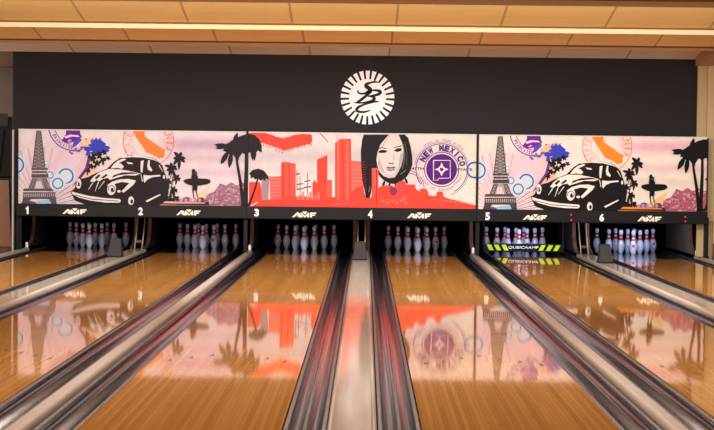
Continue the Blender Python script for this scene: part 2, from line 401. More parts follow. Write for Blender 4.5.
# ------------------------------------------------------------------ artwork on the masking units
class Art:
    def __init__(s, x0, x1, dx=0.0, pal=None):
        s.x0, s.x1, s.dx = x0, x1, dx            # world x limits; dx = shift of authored coordinates
        s.z0, s.z1 = ZG, ZT
        s.tris = []; s.d = 0.0
        s.org = (0, 0, 1.0)
        s.pal = pal or (lambda c: c)
    def zoom(s, x, y, sc): s.org = (x, y, sc)     # following coordinates are in an enlarged crop
    def px(s, p):
        x, y = s.org[0] + p[0]/s.org[2], s.org[1] + p[1]/s.org[2]
        if s.dx: x += 1.1 - 0.029*(x-39)          # the third print is a touch narrower than the first
        return (x, y)
    def w(s, p):
        q = s.px(p); v = at(q[0], q[1], YM); return (v.x + s.dx, v.z)
    def up(s): s.d += 0.0002
    def tri(s, t, c):
        poly = list(t)
        for ax, lim, sg in ((0, s.x0, 1), (0, s.x1, -1), (1, s.z0, 1), (1, s.z1, -1)):
            out = []
            for i in range(len(poly)):
                a, b = poly[i], poly[(i+1) % len(poly)]
                ia = (a[ax]-lim)*sg >= 0; ib = (b[ax]-lim)*sg >= 0
                if ia: out.append(a)
                if ia != ib:
                    k = (lim-a[ax])/(b[ax]-a[ax]); out.append((a[0]+(b[0]-a[0])*k, a[1]+(b[1]-a[1])*k))
            poly = out
            if len(poly) < 3: return
        s.tris.append((poly, s.d, [c]*len(poly)))
    def poly(s, pts, c):
        c = lin(s.pal(c)); q = [s.w(p) for p in pts]; s.d += 0.000014
        v3 = [Vector((p[0], p[1], 0)) for p in q]
        for t in tessellate_polygon([v3]): s.tri([q[i] for i in t], c)
    def ell(s, cx, cy, rx, ry, c, n=20, rot=0.0):
        s.poly([(cx + rx*math.cos(a)*math.cos(rot) - ry*math.sin(a)*math.sin(rot), cy + rx*math.cos(a)*math.sin(rot) + ry*math.sin(a)*math.cos(rot)) for a in [2*math.pi*i/n for i in range(n)]], c)
    def ring(s, cx, cy, r, w, c, a0=0, a1=360, n=28):
        A = [math.radians(a0 + (a1-a0)*i/n) for i in range(n+1)]
        for i in range(n):
            s.poly([(cx + q*math.cos(a), cy - q*math.sin(a)) for q, a in ((r-w/2, A[i]), (r+w/2, A[i]), (r+w/2, A[i+1]), (r-w/2, A[i+1]))], c)
    def line(s, pts, w, c, w1=None):
        w1 = w if w1 is None else w1; n = len(pts)
        Lf, Rt = [], []
        for i, p in enumerate(pts):
            a = pts[max(0, i-1)]; b = pts[min(n-1, i+1)]
            dx, dy = b[0]-a[0], b[1]-a[1]; l = math.hypot(dx, dy) or 1
            h = (w + (w1-w)*i/max(1, n-1))/2
            Lf.append((p[0]-dy/l*h, p[1]+dx/l*h)); Rt.append((p[0]+dy/l*h, p[1]-dx/l*h))
        for i in range(n-1): s.poly([Lf[i], Lf[i+1], Rt[i+1], Rt[i]], c)
    def blob(s, cx, cy, rx, ry, c, n=26, jag=0.3, seed=1):
        rnd = random.Random(seed)
        s.poly([(cx + rx*math.cos(a)*(1 - jag*rnd.random()), cy + ry*math.sin(a)*(1 - jag*rnd.random())) for a in [2*math.pi*i/n for i in range(n)]], c)
    def leaf(s, x, y, ang, l, w, c, bend=0.0):
        a = math.radians(ang); ux, uy = math.cos(a), -math.sin(a)
        pts = []
        for t, k in ((0, 0.15), (0.3, 0.8), (0.55, 1.0), (0.8, 0.65), (1.0, 0.0)):
            pts.append((t, k))
        def P(t, k, sg):
            return (x + ux*l*t - uy*w/2*k*sg, y + uy*l*t + ux*w/2*k*sg + bend*l*t*t)
        s.poly([P(t, k, 1) for t, k in pts] + [P(t, k, -1) for t, k in pts[-2::-1]], c)
    def text(s, st, cx, cy, w, h, c, bold=0.0, rot=0.0, shear=0.0):
        V, T, (x0, x1, y0, y1) = glyphs(st, bold, shear)
        if x1 - x0 <= 0: return
        s.d += 0.000014; c = lin(s.pal(c)); sx = w/(x1-x0); sy = h/(y1-y0); cr, sr = math.cos(rot), math.sin(rot)
        P = []
        for v in V:
            a = (v[0]-(x0+x1)/2)*sx; b = -(v[1]-(y0+y1)/2)*sy
            P.append(s.w((cx + a*cr - b*sr, cy + a*sr + b*cr)))
        for t in T: s.tri([P[i] for i in t], c)
    def arc_text(s, st, cx, cy, r, h, c, a0, a1, bold=0.03, wf=0.8):
        n = len(st)
        for i, ch in enumerate(st):
            a = math.radians(a0 + (a1-a0)*(i+0.5)/n)
            if ch == ' ': continue
            up = a0 > a1
            step = abs(math.radians(a1-a0))*r/n
            wch = step*wf*(0.35 if ch in 'I' else 1.0)
            s.text(ch, cx + r*math.cos(a), cy - r*math.sin(a), wch, h, c, bold, (math.pi/2 - a) if up else (-math.pi/2 - a))
    def bg(s, fn, nx=90, nz=30):
        """painted ground: colours blend from point to point"""
        X = [s.x0 + (s.x1-s.x0)*i/nx for i in range(nx+1)]; Z = [s.z0 + (s.z1-s.z0)*j/nz for j in range(nz+1)]
        C = [[lin(fn((X[i]-s.x0)/(s.x1-s.x0), (s.z1-Z[j])/(s.z1-s.z0))) for j in range(nz+1)] for i in range(nx+1)]
        for i in range(nx):
            for j in range(nz):
                s.tris.append(([(X[i], Z[j]), (X[i+1], Z[j]), (X[i+1], Z[j+1]), (X[i], Z[j+1])], 0.0, [C[i][j], C[i+1][j], C[i+1][j+1], C[i][j+1]]))
    def build(s, name, m, parent, ox):
        V, Fc, Cc = [], [], []
        for poly, d, cs in s.tris:
            b = len(V)
            V += [(p[0]-ox, YM - 0.001 - d, p[1]) for p in poly]
            a = sum((poly[i][0]*poly[(i+1) % len(poly)][1] - poly[(i+1) % len(poly)][0]*poly[i][1]) for i in range(len(poly)))
            idx = list(range(b, b+len(poly))); cc = list(cs)
            if a < 0: idx.reverse(); cc.reverse()
            Fc.append(idx); Cc += cc
        # solid backing board behind the print
        b = len(V); x0, x1 = s.x0-ox, s.x1-ox
        V += [(x0, YM, s.z0), (x1, YM, s.z0), (x1, YM+0.03, s.z0), (x0, YM+0.03, s.z0), (x0, YM, s.z1), (x1, YM, s.z1), (x1, YM+0.03, s.z1), (x0, YM+0.03, s.z1)]
        for q in ((3,2,1,0),(4,5,6,7),(0,1,5,4),(1,2,6,5),(2,3,7,6),(3,0,4,7)):
            Fc.append([b+i for i in q]); Cc += [lin((225, 212, 205))]*4
        me = bpy.data.meshes.new(name); me.from_pydata(V, [], Fc)
        ca = me.color_attributes.new('Col', 'FLOAT_COLOR', 'CORNER')
        flat = [x for c in Cc for x in c]
        ca.data.foreach_set('color', flat)
        me.update()
        return link(name, me, m, parent)

def mixc(a, b, t):
    t = max(0.0, min(1.0, t)); return tuple(a[i] + (b[i]-a[i])*t for i in range(3))
def hump(x, c, w): return math.exp(-((x-c)/w)**2)

def art_road(A, warm):
    """tower, stamps, parked car, surfer and palms; washed by painted glare unless warm"""
    K = (20, 15, 15) if warm else (38, 28, 29)           # printed black, greyed by painted glare if not warm
    CR = (250, 240, 226) if warm else (232, 222, 218)    # paper
    OR = (255, 146, 38) if warm else (255, 130, 62)
    PK = (226, 168, 178) if warm else (214, 172, 188)
    PU = (112, 34, 152); BL = (58, 66, 196); RB = (50, 92, 176)
    rnd = random.Random(3)
    n1 = [rnd.random() for _ in range(200)]
    def ground(u, v):
        c = mixc(CR, (236, 206, 210), 0.3*n1[int(u*57) % 200])
        c = mixc(c, (222, 188, 200), 0.75*hump(u, 0.13, 0.16)*hump(v, 0.55, 0.38))
        if warm:
            right = mixc((250, 238, 222), (240, 182, 194), 0.9*hump(v, 0.13, 0.09) + 0.55*hump(v, 0.42, 0.06) + 0.4*hump(v, 0.6, 0.04))
            right = mixc(right, (226, 214, 186), 0.45*hump(v, 0.68, 0.18))
        else:
            right = mixc((236, 218, 222), (196, 162, 182), 0.85*hump(v, 0.17, 0.09) + 0.5*hump(v, 0.36, 0.07) + 0.45*hump(v, 0.55, 0.06))
            right = mixc(right, (216, 208, 208), 0.4*hump(v, 0.75, 0.1))
        return mixc(c, right, (u-0.58)/0.14)
    A.bg(ground)
    A.zoom(0, 0, 1)
    # sun rays around the tower foot
    A.up()
    for k in range(45):
        a = math.radians(4 + k*3.9); da = math.radians(0.75)
        L_ = 62 + 8*math.sin(k*2.1)
        lim = 60 if k > 7 else 40
        cc = PK if k % 2 else (236, 210, 218)
        if a < math.radians(60) and not k % 2: cc = (96, 112, 160)
        A.poly([(40 + 10*math.cos(a-da), 207 - 10*math.sin(a-da)), (40 + lim*math.cos(a-da), 207 - lim*math.sin(a-da)), (40 + lim*math.cos(a+da), 207 - lim*math.sin(a+da)), (40 + 10*math.cos(a+da), 207 - 10*math.sin(a+da))], cc)
    A.up()
    A.ell(45, 208, 17, 8, (158, 200, 226)); A.up(); A.ell(50, 206.5, 11, 3.2, (84, 138, 196)); A.ell(30, 205, 7, 4, (112, 74, 122))
    # peach wash and the big petal with its purple edge
    A.up()
    A.poly([(70, 186), (78, 178), (90, 162), (98, 158), (96, 172), (84, 186), (76, 194)], (240, 196, 164))
    A.blob(92, 145, 13, 9, (244, 200, 150), seed=5)
    A.up()
    A.poly([(60, 150), (78, 148), (87, 150), (88.5, 158), (85, 169), (78, 179), (72, 186), (56, 186), (48, 170)], (226, 196, 206) if not warm else (232, 202, 210))
    A.poly([(86, 148), (89.5, 150), (91, 158), (87.5, 170), (80, 180), (72, 187), (78, 178), (85, 168), (87.7, 158)], (104, 50, 118))
    for k in range(9):
        A.line([(50 + k*1.5, 183 - k*0.5), (66 + k*2.4, 152 + k*0.3)], 0.5, (240, 220, 226))
    # round french stamp, cut by the top edge
    A.up()
    A.ring(74, 125, 25.5, 1.1, PU, 190, 290); A.ring(74, 125, 19.5, 0.7, PU, 195, 262)
    A.arc_text('FRANCAISE', 74, 125, 22.4, 3.6, PU, 204, 268, wf=0.7)
    A.poly([(61.5, 141), (64, 137), (66, 134), (66, 130), (80, 130), (80.5, 134), (82, 137), (78, 140), (72, 142.5), (67, 143), (64, 142)], PU)
    A.up()
    A.poly([(64, 136.5), (70, 134.6), (78, 135.2), (80, 137), (72, 136.6), (66, 138.4)], (240, 214, 226))
    A.poly([(67, 141), (70, 139), (72, 140.5), (69, 142)], (236, 150, 206))
    A.poly([(74, 140.5), (80, 138), (82, 140), (76, 146), (72, 148)], (84, 74, 196))
    for k in range(10):
        A.blob(70 + k*1.9, 152 + 2*math.sin(k*1.7) - k*0.5, 1.6, 1.4, (124, 84, 170), n=8, seed=k)
    # blue splash
    A.blob(97, 146, 10, 9.5, BL, n=40, jag=0.5, seed=11); A.blob(104, 148.5, 7, 5, BL, n=24, jag=0.5, seed=13); A.blob(89, 149, 6, 3.4, BL, n=20, jag=0.5, seed=14); A.blob(94, 154, 5, 4, (70, 48, 150), n=20, jag=0.5, seed=15)
    for k in range(16): A.blob(86 + (k*5.3) % 26, 139 + (k*3.1) % 17, 1.5, 1.1, BL, n=7, jag=0.5, seed=40+k)
    # bubbles
    for (x, y, r) in ((66, 176, 9.4), (57.8, 183.5, 7.4), (50, 175, 4.8), (16, 165, 10.5), (46.5, 162.7, 3)):
        A.ell(x, y, r, r, (212, 222, 230))
    A.up()
    A.ring(66, 176, 7, 1.5, RB, -70, 160); A.line([(66, 183.5), (70, 182), (73.5, 179.5)], 1.2, RB, 0.5)
    A.ring(57.8, 183.5, 5.0, 1.3, (50, 108, 186)); A.ring(50, 175, 3.3, 1.0, (84, 130, 184)); A.ring(46.5, 162.7, 1.7, 0.6, (120, 168, 204))
    A.ring(16, 165, 7.5, 1.5, RB)
    A.ell(46.5, 162.7, 1.2, 1.2, (250, 250, 250))
    # lattice tower
    T = (92, 80, 84) if not warm else (76, 68, 66)
    A.up()
    A.poly([(37, 131), (40.8, 131), (44, 160), (45.4, 169), (32.4, 169), (33.8, 160)], (150, 138, 142) if not warm else (172, 164, 156))
    A.poly([(33.6, 178), (46, 178), (49, 190), (44, 190), (41, 181), (37, 181), (34, 190), (29, 190)], (150, 138, 142) if not warm else (168, 160, 152))
    A.up()
    for k in range(11):
        y = 131 + k*3.5; h0 = 1.9 + (y-131)*0.115; h1 = 1.9 + (y+3.5-131)*0.115; x = 38.9
        A.line([(x-h0, y), (x-h1, y+3.5)], 1.1, T); A.line([(x+h0, y), (x+h1, y+3.5)], 1.1, T)
        A.line([(x-h0, y), (x+h1, y+3.5)], 0.65, T); A.line([(x+h0, y), (x-h1, y+3.5)], 0.65, T)
        A.line([(x-h0, y), (x+h0, y)], 0.5, T)
    A.poly([(31.5, 168), (47.8, 168), (47.8, 170), (31.5, 170)], T); A.poly([(32.2, 171), (47, 171), (47, 173), (32.2, 173)], T)
    A.poly([(31.5, 174), (48.5, 174), (48.5, 177.6), (31.5, 177.6)], T)
    for sg in (-1, 1):
        x = 39.6
        for k in range(4):
            y = 178 + k*3
            o0 = 6.6 + k*1.2; i0 = 3.2 + k*0.9
            A.line([(x+sg*o0, y), (x+sg*(o0+1.2), y+3)], 0.9, T); A.line([(x+sg*i0, y), (x+sg*(i0+0.9), y+3)], 0.8, T)
            A.line([(x+sg*o0, y), (x+sg*(i0+0.9), y+3)], 0.6, T); A.line([(x+sg*i0, y), (x+sg*(o0+1.2), y+3)], 0.6, T)
    A.poly([(24, 188.5), (52, 188.5), (53.5, 191), (23, 191)], T)
    A.poly([(23.5, 192.2), (55, 192.2), (56, 193.4), (23, 193.4)], T)
    for k in range(16):
        A.poly([(23.5 + k*2.05, 193.4), (24.6 + k*2.05, 193.4), (24.4 + k*2.05, 199), (22.9 + k*2.05, 199)], T)
    A.poly([(24, 197), (56, 197), (56.5, 199), (23, 199)], T)
    A.poly([(21, 206), (23, 199), (31, 199), (26, 206)], T); A.poly([(57, 206), (56, 199), (49, 199), (53, 206)], T)
    # dark foliage left of the car
    for i, (x, y, r) in enumerate(((93, 158, 3.6), (99, 155, 3.4), (104, 152, 2.6), (108, 158, 2.2), (91, 166, 3.0), (97, 163, 3.4), (88, 171, 2.4), (103, 160, 3))):
        A.blob(x, y, r*0.9, r*0.8, K, n=14, jag=0.6, seed=60+i)
        for q in range(5):
            A.leaf(x, y, 72*q + 17*i + (q*29) % 23, r*(1.1 + 0.3*(q % 3)), r*0.75, K, bend=0.15)
    # California stamp
    A.ring(148.5, 141, 25.3, 0.9, (236, 132, 112) if not warm else (244, 152, 112))
    A.ring(148.5, 141, 16.5, 0.5, (240, 182, 164), 140, 400)
    A.arc_text('CALIFORNIA', 148.5, 142, 21.0, 6.6, (238, 140, 120) if not warm else (246, 160, 120), 148, -29, bold=0.02, wf=0.78)
    A.arc_text('STATE', 148.5, 142, 21.0, 6.0, (240, 168, 150), 222, 152, bold=0.0, wf=0.7)
    A.up()
    A.poly([(132.6, 130), (144.2, 130), (145, 136.6), (165.2, 150.4), (164, 157.4), (159, 158.6), (155, 155.6), (146.5, 152.4), (141, 144), (138, 140), (135, 135)], OR)
    A.poly([(165.6, 150), (168.4, 150), (166, 156), (164.6, 155)], CR)
    # palms right of the car
    A.line([(164, 204), (166, 190), (171, 176), (176.5, 159)], 0.9, K, 0.6); A.line([(171, 205), (171.5, 190), (173, 176)], 0.9, K)
    for (x, y, r, off) in ((179.5, 158, 10, 10), (172, 168, 9, 35), (177, 178, 6.2, 0), (168, 182, 6.5, 20), (163.5, 190, 6.4, 50), (174, 190, 6.2, 15), (166.5, 198, 6, 75), (177, 198, 4.6, 65), (171, 200, 5.4, 80)):
        for q in range(7):
            A.leaf(x, y, 51*q + off + (q*31) % 17, r*(0.65 + 0.35*((q*7) % 3)/2), r*0.36, K, bend=0.22)
    for k in range(14): A.leaf(160.5 + k*1.25, 206, 78 + (k*37) % 28, 9 + (k*5) % 9, 1.5, K)
    A.blob(187, 199, 5, 2.6, (122, 92, 140), seed=22); A.blob(182, 201, 5, 2, (140, 104, 132), seed=23)
    # sunset patch, shore and bushes
    A.poly([(190, 199), (207, 188), (210, 186), (208, 192), (203, 200)], (246, 200, 132) if warm else (240, 202, 168))
    A.up()
    BU = (176, 98, 116) if warm else (164, 112, 132)
    def top(x): return 205 - 21*max(0.0, min(1.0, (x-203)/20.0))**0.6 - 1.5*math.sin(x*0.55)
    A.poly([(203, 208)] + [(x, top(x)) for x in range(203, 253, 2)] + [(252, 208)], BU)
    A.up()
    rr = random.Random(17)
    for k in range(120):
        x = 204 + rr.random()*45; y = top(x) - 0.6 + rr.random()*(206-top(x))
        A.blob(x, y, 1.5, 1.2, ((206, 142, 152), (146, 70, 92), (222, 168, 168), (190, 84, 100))[k % 4] if warm else ((188, 142, 160), (136, 90, 114), (204, 166, 178))[k % 3], n=8, jag=0.5, seed=k)
    A.blob(201, 200, 5, 3, (112, 66, 74), seed=31)
    # orange road strips
    A.poly([(140, 206), (150, 200.4), (209, 202), (209, 207.5), (140, 207.5)], (58, 44, 46))
    A.up()
    A.poly([(150, 200.8), (178, 201.6), (205, 202.6), (205, 203.6), (170, 203.4), (149, 202.4)], OR if warm else (236, 170, 160))
    A.poly([(146, 203.8), (180, 205), (208, 205.6), (208, 206.8), (165, 206.8), (144, 205.6)], OR if warm else (232, 160, 150))
    for k in range(5): A.poly([(180 + k*4.6, 198.6), (182.6 + k*4.6, 198.8), (182.6 + k*4.6, 202.2), (180 + k*4.6, 202)], (198, 150, 172))
    # surfer with a board under the arm
    A.up()
    A.zoom(160, 150, 7.164)
    A.poly([(168, 222), (180, 210), (210, 204), (240, 202), (290, 204), (340, 206), (362, 216), (362, 234), (340, 246), (290, 254), (240, 258), (205, 248), (180, 236)], K)
    A.poly([(228, 150), (232, 138), (244, 134), (252, 142), (254, 156), (250, 168), (262, 174), (272, 190), (274, 210), (232, 210), (230, 196), (236, 176), (230, 166)], K)
    A.poly([(234, 250), (270, 250), (268, 288), (254, 292), (248, 288), (240, 296), (230, 292)], K)
    A.line([(237, 290), (240, 318), (244, 346)], 9, K, 6); A.line([(258, 288), (264, 315), (270, 340)], 9, K, 6); A.line([(244, 347), (252, 348)], 5, K); A.line([(268, 341), (276, 338)], 5, K)
    A.leaf(252, 150, -60, 30, 12, K); A.line([(262, 150), (270, 160)], 3, (150, 100, 100))
    A.line([(236, 165), (228, 200)], 10, K)
    # car
    A.zoom(65, 150, 5.95)
    A.up()
    A.poly([(35, 250), (60, 225), (68, 190), (95, 172), (140, 160), (190, 135), (250, 112), (290, 72), (330, 45), (400, 32), (480, 37), (540, 54), (580, 92), (600, 150), (612, 200), (618, 250), (605, 300), (560, 330), (330, 340), (160, 338), (60, 300)], K)
    A.up()
    C2 = CR
    A.poly([(150, 186), (170, 160), (205, 132), (262, 113), (330, 115), (400, 128), (450, 140), (420, 152), (360, 150), (300, 168), (268, 178), (255, 166), (225, 172), (205, 188), (190, 178), (172, 192)], C2)   # bonnet
    A.poly([(272, 110), (292, 82), (318, 62), (350, 50), (366, 56), (345, 66), (322, 76), (338, 84), (352, 100), (340, 112), (312, 106)], C2)     # windscreen
    A.poly([(318, 48), (360, 37), (420, 33), (480, 38), (535, 55), (560, 72), (530, 60), (470, 46), (400, 42), (350, 46)], C2)  # roof light
    A.poly([(452, 66), (470, 60), (466, 90), (462, 134), (452, 132), (450, 100)], C2)
    A.poly([(496, 60), (506, 62), (504, 92), (520, 118), (516, 128), (494, 116), (490, 92)], C2)
    A.poly([(366, 70), (400, 76), (406, 84), (376, 82)], C2)
    A.poly([(468, 148), (500, 152), (566, 148), (570, 156), (520, 162), (490, 176), (474, 196), (468, 180)], C2)
    A.poly([(252, 210), (282, 188), (330, 174), (380, 172), (424, 182), (408, 206), (378, 232), (350, 254), (336, 246), (356, 226), (384, 196), (340, 190), (300, 200), (268, 222)], C2)
    A.ell(278, 232, 26, 36, C2, rot=0.15); A.ell(82, 200, 16, 30, C2)
    A.poly([(40, 246), (80, 258), (140, 272), (220, 284), (328, 292), (334, 304), (322, 314), (240, 312), (150, 300), (80, 282), (44, 262)], C2)
    A.ell(394, 302, 17, 26, C2)
    A.poly([(480, 302), (566, 262), (570, 268), (490, 310)], C2)
    A.line([(166, 196), (140, 236)], 6, C2, 2); A.line([(200, 190), (180, 246)], 6, C2, 2); A.line([(236, 184), (200, 232)], 5, C2, 2)
    A.line([(560, 90), (584, 130)], 5, C2, 2); A.line([(452, 144), (462, 188)], 4, C2)
    A.ell(322, 246, 10, 8, C2); A.ell(590, 160, 6, 12, C2)
    A.up()
    A.poly([(290, 150), (340, 134), (400, 132), (440, 140), (380, 143), (320, 150), (280, 166)], K)
    A.poly([(176, 168), (200, 146), (214, 150), (190, 174)], K); A.poly([(214, 166), (246, 142), (256, 150), (232, 168)], K)
    A.ring(278, 232, 20, 4, K, -60, 200); A.ell(282, 238, 9, 13, K); A.ring(82, 200, 13, 4, K, 100, 330); A.ell(84, 202, 5, 12, K)
    A.ell(398, 306, 8, 13, K); A.line([(60, 268), (160, 292), (320, 304)], 4, K)
    # big palms at the right-hand edge
    A.zoom(205, 128, 5.243)
    A.up()
    A.line([(164, 150), (172, 200), (186, 280), (200, 400)], 11, K, 18)
    A.line([(216, 120), (216, 220), (212, 320), (208, 410)], 13, K, 22)
    A.poly([(186, 408), (196, 370), (208, 350), (220, 372), (228, 408)], K)
    A.poly([(90, 100), (120, 80), (150, 60), (190, 40), (225, 30), (260, 36), (286, 60), (298, 95), (296, 122), (284, 108), (272, 125), (258, 128), (246, 132), (232, 128), (214, 140), (196, 130), (176, 160), (162, 160), (148, 140), (130, 140), (112, 128)], K)
    for x, y, a, l, w in ((140, 100, 172, 92, 26), (150, 82, 70, 62, 22), (190, 56, 10, 70, 26), (125, 118, 240, 84, 28), (140, 120, 262, 92, 26), (150, 100, 200, 60, 22), (160, 120, 285, 56, 20), (248, 100, 272, 72, 20), (262, 90, 268, 84, 18), (280, 80, 280, 46, 20), (270, 80, 300, 56, 20), (230, 60, 60, 42, 18), (110, 100, 185, 56, 18)):
        A.leaf(x, y, a, l, w, K)
    # small palm
    A.line([(278, 262), (262, 320), (244, 370), (228, 408)], 8, K, 12)
    A.poly([(232, 238), (250, 220), (280, 213), (310, 224), (330, 250), (334, 272), (318, 262), (316, 280), (302, 266), (292, 278), (280, 264), (262, 270), (254, 258), (238, 264), (240, 250)], K)

def art_city(A):
    RD = (255, 74, 58); RL = (250, 104, 92); K = (26, 21, 23); PU = (88, 26, 124)
    def ground(u, v):
        c = mixc((232, 222, 216), (206, 192, 196), 0.8*hump(v, 0.32, 0.12) + 0.4*hump(v, 0.52, 0.05))
        c = mixc(c, (226, 206, 214), 0.6*hump(u, 0.82, 0.12)*hump(v, 0.6, 0.3))
        return mixc(c, (236, 226, 206), 0.7*(u-0.72)/0.2)
    A.bg(ground)
    A.zoom(0, 0, 1)
    A.up()
    for k in range(9):     # pale rays at the lower right
        A.poly([(452, 186), (476, 172 + k*4.4), (476, 173.8 + k*4.4)], (246, 238, 228))
    A.poly([(262, 176), (270, 176), (268, 205), (260, 205)], (170, 140, 150))
    # red state shape hanging from the top edge with its dotted motto
    A.up()
    A.poly([(249, 132.8), (266, 133), (274, 135.6), (283, 137), (292, 135.4), (302, 133.8), (311.6, 134.4), (312.6, 140), (311, 143.4), (298, 147), (283, 150.8), (272, 147), (262, 143.4), (249, 139)], RD)
    A.up()
    A.line([(262, 143), (272, 146.6), (282, 149.4)], 0.6, (250, 210, 200)); A.line([(275, 136.2), (283, 137.6), (291, 136)], 0.8, (240, 200, 190))
    A.arc_text('***', 283, 140, 1.6, 1.4, (250, 190, 180), 150, 30)
    m1 = 'GRAND CANYON STATE'
    for i, ch in enumerate(m1):
        x = 257 + (311-257)*i/(len(m1)-1)
        y = 142.5 + (x-257)*0.40 if x < 282 else 152.4 - (x-282)*0.27
        if ch != ' ': A.text(ch, x, y + (x-250)*0.0, 2.0, 2.4, (226, 64, 70), 0.03, 0.36 if x < 282 else -0.26)
    A.line([(320, 133), (328, 142)], 0.7, (70, 60, 70))
    # ship masts between the towers
    for x, y0, y1 in ((300, 176, 193), (307.5, 173, 194), (297, 170, 190)):
        A.line([(x, y0), (x, y1)], 0.7, (130, 90, 110))
    for x, y, w in ((307.5, 181, 6), (307.5, 187, 8), (300, 184, 6), (300, 189, 7), (297.5, 174, 5)):
        A.line([(x-w/2, y+0.6), (x, y), (x+w/2, y-0.4)], 1.3, (122, 84, 112))
    # skyline
    A.poly([(249, 182), (260, 182), (261, 186), (262, 200), (262, 208), (249, 208)], RD)
    A.poly([(270, 176.8), (281, 176), (281, 208), (270, 208)], RL)
    A.poly([(350, 160.6), (363, 161.6), (364, 208), (350, 208)], RL)
    A.up()
    A.poly([(281, 163), (283, 161.6), (290, 162.2), (291, 163), (295.6, 163.4), (296, 208), (281, 208)], (255, 90, 76))
    A.poly([(317, 159.6), (327.4, 155), (327.4, 204), (317, 204)], RD)
    A.poly([(326.6, 180), (332, 180), (332, 204), (326.6, 204)], (250, 96, 84))
    A.poly([(312.4, 183), (314.6, 180), (317, 183), (317, 204), (312.4, 204)], RD)
    A.poly([(335, 143), (338, 140.6), (340, 139), (351, 138.6), (352, 208), (335, 208)], (255, 84, 68))
    A.poly([(249, 203), (262, 200), (280, 199), (300, 196), (320, 198), (345, 196), (366, 198), (366, 208), (249, 208)], RD)
    A.up()
    for k in range(9): A.poly([(297 + k*2.6, 199 - (k % 3)*2.2 - 3), (298.7 + k*2.6, 199 - (k % 3)*2.2 - 3), (298.7 + k*2.6, 200), (297 + k*2.6, 200)], (255, 110, 96) if k % 2 else (238, 128, 122))
    A.poly([(282, 163.6), (284.4, 163), (284.4, 198), (282, 198)], (240, 66, 54)); A.poly([(288.6, 163.5), (290, 163.5), (290, 200), (288.6, 200)], (240, 66, 54))
    for k in range(6): A.line([(271, 179 + k*3.4), (280, 178.8 + k*3.4)], 0.5, (255, 146, 132))
    for k in range(3): A.poly([(337.4 + k*4.6, 141), (338.8 + k*4.6, 140.6), (338.8 + k*4.6, 200), (337.4 + k*4.6, 200)], (255, 122, 100) if k != 1 else (236, 62, 50))
    for k in range(9): A.line([(351.5, 166 + k*3.8), (362.5, 166.4 + k*3.8)], 0.6, (255, 144, 128))
    for x in (337, 339.6, 342.6): A.line([(x, 134.8), (x+0.6, 140)], 0.5, (240, 90, 80))
    A.line([(250, 206.5), (258, 202)], 1.0, (250, 224, 214)); A.line([(332, 204.4), (350, 203)], 1.2, (206, 92, 108)); A.line([(286, 204.6), (302, 203.6)], 1.4, (208, 80, 90))
    # New Mexico seal
    A.up()
    c0 = (441.6, 169.4)
    A.ring(c0[0], c0[1], 25.6, 0.9, (126, 62, 140), -60, 215, 40); A.ring(c0[0], c0[1], 27.2, 0.5, (140, 86, 152), -70, 170, 40)
    A.ring(c0[0], c0[1], 17.2, 0.8, PU, 0, 360, 40)
    A.ell(c0[0], c0[1], 15.4, 15.4, PU, 36)
    A.arc_text('NEW MEXICO', c0[0], c0[1], 21.4, 6.4, PU, 158, 8, bold=0.07, wf=0.86)
    A.arc_text('Scent de Tosse Bronte', c0[0], c0[1], 29.2, 2.0, (138, 92, 150), 128, 42, bold=0.0, wf=0.75)
    A.arc_text('LAND OF ENCHANTMENT', c0[0], c0[1], 20.6, 2.6, (150, 104, 150), 200, 345, bold=0.0, wf=0.7)
    A.text('47TH', 417.6, 168.6, 12.4, 2.6, PU, 0.03); A.text('STATE', 464.6, 169.6, 15.5, 2.6, PU, 0.03)
    A.ring(408, 187, 14, 0.6, (110, 70, 120), 10, 100); A.ring(406, 188, 18, 0.5, (130, 90, 130), 0, 90)
    A.up()
    LP = (236, 214, 220)
    A.line([(433.5, 160.4), (450.2, 160.4), (450.2, 178), (438.6, 178.4), (438.2, 180), (433.5, 180.2), (433.5, 160)], 0.9, LP)
    for a in range(4):
        dx, dy = ((1, 0), (0, 1), (-1, 0), (0, -1))[a]
        A.poly([(c0[0]+dy*1.9, c0[1]+dx*1.9), (c0[0]+dx*4.6+dy*1.1, c0[1]+dy*4.6+dx*1.1), (c0[0]+dx*7, c0[1]+dy*7), (c0[0]+dx*4.6-dy*1.1, c0[1]+dy*4.6-dx*1.1), (c0[0]-dy*1.9, c0[1]-dx*1.9)], LP)
    A.ell(c0[0], c0[1], 3.6, 3.6, LP); A.up(); A.ell(c0[0], c0[1], 1.8, 1.8, PU)
    A.ring(474.6, 170, 7.6, 2.4, (196, 214, 232)); A.up(); A.ring(474.6, 170, 7.6, 1.5, (40, 70, 180))
    # woman: face, then dark hair
    A.zoom(350, 125, 4.777)
    FC = (226, 214, 210)
    A.up()
    A.poly([(145, 50), (240, 50), (256, 110), (252, 160), (238, 205), (214, 236), (186, 248), (160, 240), (138, 215), (124, 180), (120, 110)], FC)
    A.poly([(150, 235), (225, 235), (240, 300), (150, 300)], (214, 196, 196))
    A.up()
    A.poly([(66, 46), (186, 46), (168, 66), (146, 92), (132, 128), (126, 165), (132, 200), (142, 226), (160, 244), (186, 254), (214, 250), (232, 222), (244, 196), (254, 160), (256, 120), (248, 84), (232, 46), (262, 46), (278, 62), (290, 105), (297, 150), (298, 190), (290, 215), (272, 246), (246, 270), (216, 282), (188, 280), (164, 266), (146, 250), (132, 228), (122, 214), (110, 240), (106, 280), (100, 325), (94, 348), (76, 348), (70, 310), (60, 270), (53, 200), (52, 120), (58, 70)], K)
    A.poly([(131, 130), (147, 119), (166, 119), (180, 127), (166, 133), (148, 134)], K); A.poly([(209, 123), (224, 112), (246, 110), (246, 123), (226, 129)], K)    # eyes
    A.line([(130, 116), (150, 108), (176, 113)], 5, K, 3); A.line([(208, 110), (226, 104), (246, 100)], 3, K, 5)
